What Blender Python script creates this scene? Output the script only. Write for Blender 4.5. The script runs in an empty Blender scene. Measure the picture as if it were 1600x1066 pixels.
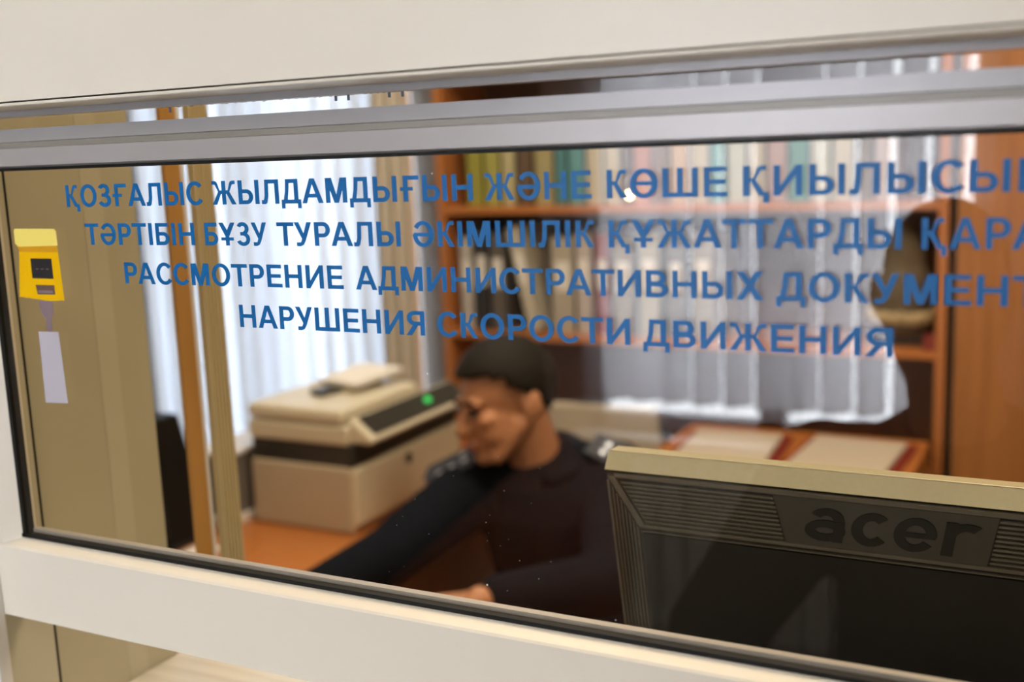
import bpy, bmesh, math, random
from mathutils import Vector, Matrix, Euler
random.seed(7)
S = bpy.context.scene
COL = S.collection
PI = math.pi
R = math.radians

# ------------------------------------------------------------------ camera
YAW, PITCH, ROLL, FPX = 0.476906, 0.170031, 0.039206, 1745.9
cy, sy, cp, sp = math.cos(YAW), math.sin(YAW), math.cos(PITCH), math.sin(PITCH)
fw = Vector((-sy * cp, cy * cp, -sp)); rt = Vector((cy, sy, 0)); dn = fw.cross(rt)
r2 = math.cos(ROLL) * rt + math.sin(ROLL) * dn
d2 = -math.sin(ROLL) * rt + math.cos(ROLL) * dn
CAM = Vector((0, 0, 1.51))
camd = bpy.data.cameras.new('camera'); cam = bpy.data.objects.new('camera', camd); COL.objects.link(cam)
m3 = Matrix((r2, -d2, -fw)).transposed()
cam.matrix_world = Matrix.Translation(CAM) @ m3.to_4x4()
camd.sensor_width = 36; camd.lens = FPX / 1600 * 36; camd.clip_start = 0.005
camd.dof.use_dof = True; camd.dof.focus_distance = 0.77; camd.dof.aperture_fstop = 4.0
S.camera = cam

# ------------------------------------------------------------------ exposure, sky, lights
S.view_settings.view_transform = 'Standard'; S.view_settings.look = 'None'
S.view_settings.gamma = 1; S.view_settings.use_curve_mapping = False
S.view_settings.exposure = 0.0
w = bpy.data.worlds.new('overcast_sky'); S.world = w; w.use_nodes = True
bgn = w.node_tree.nodes['Background']; bgn.inputs[0].default_value = (0.91, 0.94, 1.0, 1); bgn.inputs[1].default_value = 19.0

def area(name, loc, size, power, color=(1, 1, 1), rot=(0, 0, 0), sy_=None, portal=False):
    l = bpy.data.lights.new(name, 'AREA'); l.energy = power; l.color = color
    l.shape = 'RECTANGLE'; l.size = size; l.size_y = sy_ or size
    o = bpy.data.objects.new(name, l); o.location = loc; o.rotation_euler = rot; COL.objects.link(o)
    if portal: l.cycles.is_portal = True
    return o
WARM = (1.0, 0.79, 0.55)
area('unseen_office_light', (-0.95, 1.25, 2.6), 0.6, 14, WARM)
area('unseen_office_light', (-1.2, 2.3, 2.6), 0.6, 14, (1, 0.92, 0.82))
area('unseen_office_light', (0.1, 1.5, 2.6), 0.6, 28, WARM)  # unseen fill added to brighten the tan side wall and printer front
area('corridor_fill_light', (0.35, -0.75, 2.55), 0.6, 10.5, (1, 0.86, 0.68))  # unseen fill added to brighten the window frame
area('corridor_fill_light', (-1.7, -1.0, 2.55), 0.6, 10.5, (1, 0.86, 0.68))  # second unseen fill, added to light the mirrored brown panel
area('office_window_light', (-2.45, 3.22, 1.35), 1.2, 0, (1, 1, 1), (R(-90), 0, 0), 2.1, True)
area('corridor_window_light', (-0.72, -1.93, 1.54), 1.2, 0, (1, 1, 1), (R(90), 0, 0), 1.8, True)

# ------------------------------------------------------------------ materials
def nodes(name):
    m = bpy.data.materials.new(name); m.use_nodes = True
    return m, m.node_tree.nodes, m.node_tree.links, m.node_tree.nodes['Principled BSDF']
def mat(name, col, rough=0.5, metal=0.0, spec=0.5, var=0.06, scale=12.0, bump=0.0, emit=None):
    m, n, l, b = nodes(name)
    tc = n.new('ShaderNodeTexCoord'); ns = n.new('ShaderNodeTexNoise')
    ns.inputs['Scale'].default_value = scale; ns.inputs['Detail'].default_value = 4
    l.new(tc.outputs['Object'], ns.inputs['Vector'])
    mx = n.new('ShaderNodeMix'); mx.data_type = 'RGBA'
    mx.inputs[6].default_value = (*[c * (1 - var) for c in col], 1); mx.inputs[7].default_value = (*[min(1, c * (1 + var)) for c in col], 1)
    l.new(ns.outputs['Fac'], mx.inputs[0]); l.new(mx.outputs[2], b.inputs['Base Color'])
    b.inputs['Roughness'].default_value = rough; b.inputs['Metallic'].default_value = metal
    b.inputs['Specular IOR Level'].default_value = spec
    if bump:
        bp = n.new('ShaderNodeBump'); bp.inputs['Strength'].default_value = bump; bp.inputs['Distance'].default_value = 0.002
        l.new(ns.outputs['Fac'], bp.inputs['Height']); l.new(bp.outputs[0], b.inputs['Normal'])
    if emit: b.inputs['Emission Color'].default_value = (*emit[0], 1); b.inputs['Emission Strength'].default_value = emit[1]
    return m
def wood(name, a, c, axis=2, rough=0.4, sc=1.0):
    m, n, l, b = nodes(name)
    tc = n.new('ShaderNodeTexCoord'); mp = n.new('ShaderNodeMapping')
    s = [22 * sc] * 3; s[axis] = 1.2 * sc; mp.inputs['Scale'].default_value = s
    l.new(tc.outputs['Object'], mp.inputs[0])
    ns = n.new('ShaderNodeTexNoise'); ns.inputs['Scale'].default_value = 1.6; ns.inputs['Detail'].default_value = 6; ns.inputs['Distortion'].default_value = 0.6
    l.new(mp.outputs[0], ns.inputs['Vector'])
    cr = n.new('ShaderNodeValToRGB'); cr.color_ramp.elements[0].position = .35; cr.color_ramp.elements[1].position = .65
    cr.color_ramp.elements[0].color = (*a, 1); cr.color_ramp.elements[1].color = (*c, 1)
    l.new(ns.outputs['Fac'], cr.inputs[0]); l.new(cr.outputs[0], b.inputs['Base Color'])
    b.inputs['Roughness'].default_value = rough
    return m
def translucent(name, col, mixf):
    m, n, l, b = nodes(name)
    out = n['Material Output']; n.remove(b)
    tc = n.new('ShaderNodeTexCoord'); wv = n.new('ShaderNodeTexNoise'); wv.inputs['Scale'].default_value = 60
    l.new(tc.outputs['Object'], wv.inputs['Vector'])
    mc = n.new('ShaderNodeMix'); mc.data_type = 'RGBA'
    mc.inputs[6].default_value = (*[c * .94 for c in col], 1); mc.inputs[7].default_value = (*col, 1)
    l.new(wv.outputs['Fac'], mc.inputs[0])
    d = n.new('ShaderNodeBsdfDiffuse'); t = n.new('ShaderNodeBsdfTranslucent'); x = n.new('ShaderNodeMixShader')
    l.new(mc.outputs[2], d.inputs[0]); l.new(mc.outputs[2], t.inputs[0]); x.inputs[0].default_value = mixf
    l.new(d.outputs[0], x.inputs[1]); l.new(t.outputs[0], x.inputs[2]); l.new(x.outputs[0], out.inputs[0])
    return m
def glass(name, tint, f0):
    m, n, l, b = nodes(name); out = n['Material Output']; n.remove(b)
    g = n.new('ShaderNodeNewGeometry'); dot = n.new('ShaderNodeVectorMath'); dot.operation = 'DOT_PRODUCT'
    l.new(g.outputs['Normal'], dot.inputs[0]); l.new(g.outputs['Incoming'], dot.inputs[1])
    ab = n.new('ShaderNodeMath'); ab.operation = 'ABSOLUTE'; l.new(dot.outputs['Value'], ab.inputs[0])
    iv = n.new('ShaderNodeMath'); iv.operation = 'SUBTRACT'; iv.inputs[0].default_value = 1; l.new(ab.outputs[0], iv.inputs[1])
    pw = n.new('ShaderNodeMath'); pw.operation = 'POWER'; pw.inputs[1].default_value = 5; l.new(iv.outputs[0], pw.inputs[0])
    ma = n.new('ShaderNodeMath'); ma.operation = 'MULTIPLY_ADD'; ma.inputs[1].default_value = 1 - f0; ma.inputs[2].default_value = f0; l.new(pw.outputs[0], ma.inputs[0])
    t = n.new('ShaderNodeBsdfTransparent'); t.inputs[0].default_value = (*tint, 1)
    gl = n.new('ShaderNodeBsdfGlossy'); gl.inputs['Roughness'].default_value = 0.0
    x = n.new('ShaderNodeMixShader'); l.new(ma.outputs[0], x.inputs[0]); l.new(t.outputs[0], x.inputs[1]); l.new(gl.outputs[0], x.inputs[2])
    l.new(x.outputs[0], out.inputs[0]); return m

M = dict(
    pvc=mat('cream_painted_pvc', (0.73, 0.68, 0.57), 0.38, var=.02, scale=4),
    pvc_white=mat('white_painted_pvc', (0.70, 0.68, 0.65), 0.35, var=.02, scale=4),
    alu=mat('grey_white_aluminium', (0.40, 0.38, 0.365), 0.32, 0.15, var=.03, scale=9),
    alu_dark=mat('beige_aluminium_groove', (0.27, 0.25, 0.21), 0.4, 0.1),
    gasket=mat('black_rubber', (0.006, 0.006, 0.005), 0.55, spec=.2),
    vinyl=mat('blue_vinyl', (0.0, 0.115, 0.335), 0.45, spec=.3, var=.03),
    vinyl_back=mat('grey_blue_vinyl', (0.10, 0.14, 0.2), 0.5),
    glass=glass('clear_pane_glass', (0.95, 0.94, 0.90), 0.040),
    glass_thin=glass('outer_window_glass', (0.97, 0.98, 0.99), 0.03),
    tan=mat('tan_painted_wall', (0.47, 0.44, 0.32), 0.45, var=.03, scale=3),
    tan_refl=mat('tan_reflection_band', (0.52, 0.49, 0.37), 0.45, var=.03, scale=3),
    wall=mat('cream_wall_paint', (0.60, 0.55, 0.44), 0.7, var=.04, scale=3),
    wall_grey=mat('brown_grey_wall_paint', (0.14, 0.12, 0.10), 0.75, var=.08, scale=3),
    mauve=mat('mauve_grey_wall_paint', (0.40, 0.34, 0.34), 0.7, var=.05, scale=3),
    floor=mat('grey_brown_linoleum', (0.16, 0.13, 0.10), 0.5, var=.15, scale=6),
    ceil=mat('white_ceiling_paint', (0.62, 0.61, 0.58), 0.8, var=.03),
    counter=wood('pale_laminate', (0.47, 0.45, 0.39), (0.58, 0.56, 0.49), 0, .35, 2.0),
    orange=wood('orange_beech_veneer', (0.42, 0.155, 0.045), (0.50, 0.19, 0.055), 2, .4),
    orange_h=wood('orange_beech_veneer_flat', (0.46, 0.165, 0.042), (0.54, 0.20, 0.055), 0, .28),
    post=wood('honey_wood_edge', (0.42, 0.22, 0.06), (0.52, 0.28, 0.085), 2, .4),
    wardrobe=wood('brown_wardrobe_veneer', (0.33, 0.135, 0.035), (0.42, 0.175, 0.05), 2, .45),
    brown=wood('brown_panel_wood', (0.48, 0.17, 0.09), (0.56, 0.21, 0.11), 0, .5),
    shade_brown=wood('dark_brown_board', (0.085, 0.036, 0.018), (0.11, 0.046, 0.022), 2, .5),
    darkwood=wood('dark_brown_wood', (0.02, 0.014, 0.011), (0.03, 0.02, 0.015), 2, .5),
    cream_trim=mat('ribbed_cream_trim', (0.62, 0.53, 0.33), 0.4, var=.05, scale=30),
    white_trim=mat('white_trim', (0.72, 0.72, 0.74), 0.35),
    blind=translucent('white_blind_fabric', (0.72, 0.79, 0.90), 0.035),
    blind_c=translucent('pale_blind_fabric', (0.86, 0.85, 0.88), 0.62),
    curtain=translucent('cream_curtain', (0.72, 0.67, 0.58), 0.030),
    chrome=mat('chrome', (0.75, 0.76, 0.78), 0.18, 1.0),
    black=mat('black_plastic', (0.007, 0.007, 0.007), 0.4, spec=.2),
    blackm=mat('matt_black_fabric', (0.012, 0.011, 0.011), 0.8),
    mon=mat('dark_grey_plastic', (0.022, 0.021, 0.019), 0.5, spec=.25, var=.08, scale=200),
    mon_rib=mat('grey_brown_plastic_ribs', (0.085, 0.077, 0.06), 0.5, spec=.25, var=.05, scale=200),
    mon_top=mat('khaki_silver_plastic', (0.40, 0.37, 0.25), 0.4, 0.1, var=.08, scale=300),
    mon_plate=mat('grey_logo_plate', (0.040, 0.038, 0.033), 0.5, spec=.25),
    logo=mat('dark_logo_plastic', (0.010, 0.010, 0.010), 0.45, spec=.2),
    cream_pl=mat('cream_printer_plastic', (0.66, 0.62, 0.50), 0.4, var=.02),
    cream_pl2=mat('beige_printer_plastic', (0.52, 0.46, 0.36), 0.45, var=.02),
    dark_pl=mat('dark_printer_plastic', (0.03, 0.03, 0.028), 0.35),
    grey_pl=mat('smoky_grey_plastic', (0.16, 0.155, 0.16), 0.25),
    green=mat('green_lamp', (0.02, 0.35, 0.08), 0.3, emit=((0.05, 1.0, 0.2), 0.8)),
    glint=mat('glow_bead_surface', (0.9, 0.8, 0.5), 0.3, emit=((1.0, 0.86, 0.48), 14.0)),
    paper=mat('white_paper', (0.80, 0.79, 0.77), 0.8, var=.02),
    cream_paper=mat('cream_paper', (0.54, 0.48, 0.40), 0.8, var=.04),
    red=mat('dark_red_card', (0.22, 0.025, 0.02), 0.5),
    skin=mat('tan_skin', (0.50, 0.235, 0.125), 0.45, var=.06, scale=25, bump=.05),
    lips=mat('lip_skin', (0.36, 0.125, 0.085), 0.4),
    hair=mat('short_dark_hair', (0.013, 0.011, 0.009), 0.7, spec=.2, var=.3, scale=180, bump=.4),
    eye=mat('dark_eye', (0.02, 0.014, 0.01), 0.2),
    navy=mat('navy_uniform_cloth', (0.006, 0.008, 0.014), 0.9, spec=.08, var=.2, scale=60),
    epaul=mat('slate_epaulette_cloth', (0.032, 0.037, 0.055), 0.7),
    silver=mat('silver_star', (0.6, 0.62, 0.66), 0.3, 0.6),
    coat=mat('charcoal_coat_cloth', (0.012, 0.011, 0.012), 0.9, spec=.1, var=.2, scale=40),
    yellow=mat('yellow_print', (0.80, 0.46, 0.0), 0.35, spec=.3, var=.04),
    yellow_l=mat('light_yellow_print', (0.86, 0.70, 0.16), 0.35, spec=.3, var=.04),
    amber=mat('amber_print', (0.62, 0.30, 0.01), 0.4, spec=.3),
    screen_p=mat('charcoal_print', (0.022, 0.020, 0.022), 0.4, spec=.3),
    display_p=mat('brown_grey_print', (0.13, 0.08, 0.06), 0.4, spec=.3),
    grey_p=mat('lavender_grey_print', (0.46, 0.43, 0.47), 0.4, spec=.3, var=.05),
    mast_p=mat('mauve_print', (0.22, 0.16, 0.17), 0.4, spec=.3, var=.15, scale=90),
    chair=mat('beige_chair_fabric', (0.46, 0.40, 0.32), 0.8, var=.08, scale=60),
    dust=mat('pale_dust', (0.8, 0.8, 0.78), 0.6),
    camo=mat('olive_grey_knit', (0.12, 0.10, 0.07), 0.9, var=.6, scale=35, bump=.5),
    fringe=mat('cream_wool_fringe', (0.42, 0.34, 0.20), 0.9, var=.35, scale=50),
)

# ------------------------------------------------------------------ mesh helpers
class MB:
    def __init__(s): s.bm = bmesh.new()
    def hexa(s, p):   # 8 points: bottom ring 0-3, top ring 4-7
        v = [s.bm.verts.new(q) for q in p]
        for f in ((3, 2, 1, 0), (4, 5, 6, 7), (0, 1, 5, 4), (1, 2, 6, 5), (2, 3, 7, 6), (3, 0, 4, 7)): s.bm.faces.new([v[i] for i in f])
        return s
    def box(s, x0, x1, y0, y1, z0, z1):
        return s.hexa([(x0, y0, z0), (x1, y0, z0), (x1, y1, z0), (x0, y1, z0), (x0, y0, z1), (x1, y0, z1), (x1, y1, z1), (x0, y1, z1)])
    def prism(s, pts, vec):   # extruded polygon
        a = [s.bm.verts.new(p) for p in pts]; b = [s.bm.verts.new(Vector(p) + Vector(vec)) for p in pts]
        s.bm.faces.new(a); s.bm.faces.new(b[::-1]); n = len(a)
        for i in range(n): s.bm.faces.new((a[i], b[i], b[(i + 1) % n], a[(i + 1) % n]))
        return s
    def ell(s, c, r, rot=None, seg=20, rings=12):
        mt = Matrix.Translation(c) @ (rot.to_4x4() if rot is not None else Matrix()) @ Matrix.Diagonal((*r, 1))
        V, F = s.bm.verts.new, s.bm.faces.new
        top, bot = V(mt @ Vector((0, 0, 1))), V(mt @ Vector((0, 0, -1)))
        rr = [[V(mt @ Vector((math.sin(PI * i / rings) * math.cos(2 * PI * k / seg), math.sin(PI * i / rings) * math.sin(2 * PI * k / seg), math.cos(PI * i / rings)))) for k in range(seg)] for i in range(1, rings)]
        for k in range(seg):
            n = (k + 1) % seg; F((top, rr[0][k], rr[0][n])); F((bot, rr[-1][n], rr[-1][k]))
            for a, b in zip(rr, rr[1:]): F((a[k], b[k], b[n], a[n]))
        return s
    def cap(s, p0, p1, r0, r1, n=8, seg=14):
        p0, p1 = Vector(p0), Vector(p1)
        for i in range(n + 1):
            t = i / n; r = r0 + (r1 - r0) * t; s.ell(p0.lerp(p1, t), (r, r, r), seg=seg, rings=8)
        return s
    def tube(s, pts, r, seg=10):
        pts = [Vector(p) for p in pts]; rings = []
        for i, p in enumerate(pts):
            d = (pts[min(i + 1, len(pts) - 1)] - pts[max(i - 1, 0)]).normalized()
            a = d.orthogonal().normalized() if not rings else (pa - d * pa.dot(d)).normalized()
            pa = a; b = d.cross(a); rr = r[i] if isinstance(r, (list, tuple)) else r
            rings.append([s.bm.verts.new(p + (a * math.cos(2 * PI * k / seg) + b * math.sin(2 * PI * k / seg)) * rr) for k in range(seg)])
        for q, w_ in zip(rings, rings[1:]):
            for k in range(seg): s.bm.faces.new((q[k], q[(k + 1) % seg], w_[(k + 1) % seg], w_[k]))
        s.bm.faces.new(rings[0][::-1]); s.bm.faces.new(rings[-1]); return s
    def build(s, name, m, parent=None, bevel=0.0, smooth=False, origin=None):
        bm = s.bm
        bmesh.ops.recalc_face_normals(bm, faces=bm.faces)
        org = Vector(origin) if origin is not None else Vector((0, 0, 0))
        if parent is not None: org = world_of(parent)
        elif origin is None and bm.verts:
            xs = [v.co for v in bm.verts]
            org = Vector(((min(v.x for v in xs) + max(v.x for v in xs)) / 2, (min(v.y for v in xs) + max(v.y for v in xs)) / 2, min(v.z for v in xs)))
        bmesh.ops.translate(bm, verts=bm.verts, vec=-org)
        me = bpy.data.meshes.new(name); bm.to_mesh(me); bm.free()
        if smooth:
            for p in me.polygons: p.use_smooth = True
        me.materials.append(M[m])
        o = bpy.data.objects.new(name, me); COL.objects.link(o)
        if parent is not None: o.parent = parent
        else: o.location = org
        if bevel:
            b = o.modifiers.new('bevel', 'BEVEL'); b.width = bevel; b.segments = 2; b.limit_method = 'ANGLE'
        return o
def world_of(o):
    v = Vector((0, 0, 0))
    while o is not None: v = v + o.location; o = o.parent
    return v
def tag(o, label=None, cat=None, group=None, kind=None):
    if label: o['label'] = label
    if cat: o['category'] = cat
    if group: o['group'] = group
    if kind: o['kind'] = kind
    return o
def empty(name, loc, label=None, cat=None, group=None, kind=None):
    o = bpy.data.objects.new(name, None); o.empty_display_size = .05; o.location = loc; COL.objects.link(o)
    return tag(o, label, cat, group, kind)
def struct(name, mb, m, **k): return tag(mb.build(name, m, **k), kind='structure')
def copy_tree(o, parent=None):
    c = o.copy(); COL.objects.link(c); c.parent = parent
    for ch in list(o.children): copy_tree(ch, c)
    return c
def blob(prims, name, m, parent=None, voxel=0.006, smooth_it=6, origin=None):
    """one continuous surface grown from overlapping volumes"""
    mb = MB()
    for p in prims: getattr(mb, p[0])(*p[1:])
    me = bpy.data.meshes.new('volume'); mb.bm.to_mesh(me); mb.bm.free()
    t = bpy.data.objects.new('volume', me); COL.objects.link(t)
    r = t.modifiers.new('r', 'REMESH'); r.mode = 'VOXEL'; r.voxel_size = voxel
    s_ = t.modifiers.new('s', 'SMOOTH'); s_.iterations = smooth_it; s_.factor = .5
    dg = bpy.context.evaluated_depsgraph_get(); dg.update()
    res = bpy.data.meshes.new_from_object(t.evaluated_get(dg)); bpy.data.objects.remove(t); bpy.data.meshes.remove(me)
    out = MB(); out.bm.from_mesh(res); bpy.data.meshes.remove(res)
    return out.build(name, m, parent, smooth=True, origin=origin)

# ------------------------------------------------------------------ the setting: shell of office and corridor
struct('floor', MB().box(-4.2, 1.9, -2.1, 3.5, -0.1, 0), 'floor')
struct('ceiling', MB().box(-4.2, 1.9, -2.1, 3.5, 2.65, 2.75), 'ceil')
struct('wall_left', MB().box(-4.2, -4.1, -1.9, 3.2, 0, 2.65), 'wall')
struct('wall_right', MB().box(1.8, 1.9, -1.9, 3.2, 0, 2.65), 'wall')
WX0, WX1, WZ0, WZ1 = -3.05, -1.93, 0.34, 2.35            # office window opening
bk = MB().box(-4.1, WX0, 3.1, 3.2, 0, 2.65).box(WX1, 1.8, 3.1, 3.2, 0, 2.65).box(WX0, WX1, 3.1, 3.2, 0, WZ0).box(WX0, WX1, 3.1, 3.2, WZ1, 2.65)
struct('wall_back', bk, 'wall_grey')
CX0, CX1, CZ0, CZ1 = -1.29, -0.20, 0.69, 2.40            # corridor window opening
ck = MB().box(-1.42, CX0, -1.85, -1.75, 0, 2.65).box(CX1, 1.8, -1.85, -1.75, 0, 2.65).box(CX0, CX1, -1.85, -1.75, 0, CZ0).box(CX0, CX1, -1.85, -1.75, CZ1, 2.65)
struct('wall_corridor', ck, 'mauve')
struct('unseen_dark_wall', MB().box(-4.1, -1.42, -1.85, -1.78, 0, 2.65), 'darkwood')  # unseen dark surface added to keep the left reflections dark
# partition that carries the service window
X0, X1 = -0.789, 0.46
pf = MB().box(-4.1, X0 - .05, 0.572, 0.66, 0, 2.65).box(X1 + .05, 1.8, 0.572, 0.66, 0, 2.65).box(X0 - .05, X1 + .05, 0.572, 0.66, 0, 1.00)
pf.box(X0 - .05, X1 + .05, 0.60, 0.66, 1.75, 2.65)
struct('wall_front', pf, 'pvc')
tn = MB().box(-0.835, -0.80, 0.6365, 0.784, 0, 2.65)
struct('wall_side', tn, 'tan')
struct('reflection_band', MB().box(-0.8035, -0.7997, 0.722, 0.745, 0, 2.65), 'tan_refl')  # lighter band that paints a soft reflection onto the side wall
struct('trim_2', MB().box(-0.8045, -0.80, 0.8265, 0.8475, 0, 2.65), 'post')
struct('trim_3', MB().box(-0.8065, -0.803, 0.851, 0.856, 0, 2.65), 'white_trim')
rb = MB().box(-0.810, -0.806, 0.868, 0.899, 0, 2.65)
for k in range(6): rb.box(-0.807, -0.802, 0.869 + k * .005, 0.8715 + k * .005, 0, 2.65)
struct('trim_4', rb, 'cream_trim')
struct('counter', MB().box(-0.80, 0.46, 0.43, 0.795, 0.985, 1.021), 'counter', bevel=.003)

# ------------------------------------------------------------------ service window
W1 = empty('window_1', (-0.17, 0.6, 1.02), kind='structure')
YP = 0.600
z = lambda v: 1.51 + v
def rail(prof, x0, x1, name, m):     # prof: (y, z) outline swept along x
    return MB().prism([(x0, a, b) for a, b in prof], (x1 - x0, 0, 0)).build(name, m, W1)
# lintel, lip, and a black strip put in for the shadow between them
rail([(.565, z(.0475)), (.5715, z(.0475)), (.5715, 2.65), (.565, 2.65)], -0.86, .52, 'lintel', 'pvc')
rail([(.5635, z(.0462)), (.5630, z(.0455)), (.5632, z(.0444)), (.5645, z(.0438)), (.609, z(.0438)), (.609, z(.0462))], -0.84, .50, 'lip', 'pvc')
rail([(.5720, z(.0462)), (.606, z(.0462)), (.606, z(.06)), (.5720, z(.06))], -0.84, .50, 'shadow_gap_strip', 'gasket')
rail([(.610, z(.0390)), (.618, z(.0390)), (.618, z(.2)), (.610, z(.2))], -0.84, .50, 'head_strip', 'alu')  # grey strip standing in for the lip's reflection in the upper pane
# jambs
for a, b in ((-0.86, -0.789), (0.46, 0.52)):
    MB().box(a, b, .575, .5875, 1.0, z(.05)).build('jamb', 'pvc_white', W1, bevel=.0015)
    MB().box(a, b - .002 if a < 0 else b, .5875, .634, 1.0, z(.05)).build('shaded_jamb_face', 'tan', W1)  # inner jamb face coloured tan to give it shade
MB().box(-0.84, -0.7908, .634, .6363, 1.0, z(.05)).build('seam', 'gasket', W1)
# top rail of the sash
rail([(.6005, z(0.0)), (.600, z(.0006)), (.5955, z(.002)), (.5955, z(.0150)), (.5985, z(.0156)), (.5985, z(.0193)), (.5965, z(.0200)), (.5965, z(.0294)), (.612, z(.0294)), (.612, z(0.0))], -0.789, .46, 'sash_top_rail', 'alu')
rail([(.5975, z(.0155)), (.599, z(.0155)), (.599, z(.0195)), (.5975, z(.0195))], -0.789, .46, 'rail_groove', 'alu_dark')
# bottom rail with sloping bead
rail([(.6005, z(-.3000)), (.588, z(-.3040)), (.5865, z(-.3055)), (.5865, z(-.3655)), (.612, z(-.3655)), (.612, z(-.3000))], -0.789, .46, 'sash_bottom_rail', 'pvc')
rail([(.606, z(-.2948)), (.612, z(-.2948)), (.612, z(-.301)), (.606, z(-.301))], -0.775, .46, 'glazing_bead', 'alu')
# left and right stile
MB().prism([(-0.7885, .5885, z(-.3035)), (-0.7885, .612, z(-.3035)), (-0.7700, .612, z(-.3035)), (-0.7700, .6005, z(-.3035)), (-0.7850, .5885, z(-.3035))], (0, 0, .3035)).build('stile', 'pvc', W1)
MB().box(.44, .46, .588, .612, z(-.3035), z(0)).build('stile', 'pvc', W1)
gk = MB().box(-0.7722, .44, .5985, .607, z(-.0018), z(.0004)).box(-0.7722, .44, .5985, .6045, z(-.3002), z(-.2972)).box(-0.7708, -0.7668, .5985, .607, z(-.3), z(0))
gk.build('gasket', 'gasket', W1)
MB().box(-0.772, .45, YP, YP + .004, z(-.3), z(.001)).build('pane', 'glass', W1)
MB().box(-0.84, .50, .622, .625, z(.005), z(.16)).build('upper_pane', 'glass', W1)
MB().box(-0.84, .50, .617, .63, z(.004), z(.012)).build('meeting_rail', 'alu', W1)
ds = MB()
for k in range(26):
    x, zz, q = random.uniform(-.42, -.27), z(random.uniform(-.285, -.19)), random.uniform(.00012, .00028)
    if k < 4: x, zz, q = ((-.335, -.2775, .0006), (-.372, -.140, .0004), (-.361, -.013, .0005), (-.246, -.287, .0004))[k]; zz = z(zz)
    ds.ell((x, YP - .0001, zz), (q, .0001, q), seg=8, rings=5)
tag(ds.build('dust_speck', 'dust', W1), kind='stuff')

# ------------------------------------------------------------------ lettering
ST, BR = .205, .165
def rect(x0, y0, x1, y1): return [[(x0, y0), (x1, y0), (x1, y1), (x0, y1)]]
def ring(cx, cy_, rx, ry, a0=0, a1=360, tx=ST + .005, ty=BR, n=36):
    n = max(6, int(n * abs(a1 - a0) / 360)); o = []
    p = lambda a, k: (cx + (rx - tx * k) * math.cos(R(a)), cy_ + (ry - ty * k) * math.sin(R(a)))
    for i in range(n):
        a, b = a0 + (a1 - a0) * i / n, a0 + (a1 - a0) * (i + 1) / n
        o.append([p(a, 0), p(b, 0), p(b, 1), p(a, 1)])
    return o
def soft(x, y0, y1, top, rx):       # stem-side bowl of Ь, Б, Р, В
    c = (y0 + y1) / 2
    return rect(ST * .5, y0, x, y0 + BR) + rect(ST * .5, y1 - BR, x, y1) + ring(x, c, rx, (y1 - y0) / 2, -90, 90)
def arm(cx, sgn):                    # curved arms of К and Ж
    f = lambda pts: [[(cx + sgn * a, b) for a, b in q] for q in pts]
    return f([[(.0, .44), (.0, .60), (.17, .60), (.19, .50)], [(.10, .50), (.19, .50), (.36, .84), (.22, .86)], [(.22, .86), (.36, .84), (.46, .85), (.42, 1.0)], [(.22, .86), (.42, 1.0), (.36, 1.0), (.27, .96)], [(.42, 1.0), (.46, .85), (.52, .85), (.52, 1.0)],
              [(.04, .50), (.17, .60), (.54, .0), (.31, .0)]])
def mir(g, w): return [[(w - a, b) for a, b in q] for q in g]
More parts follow.
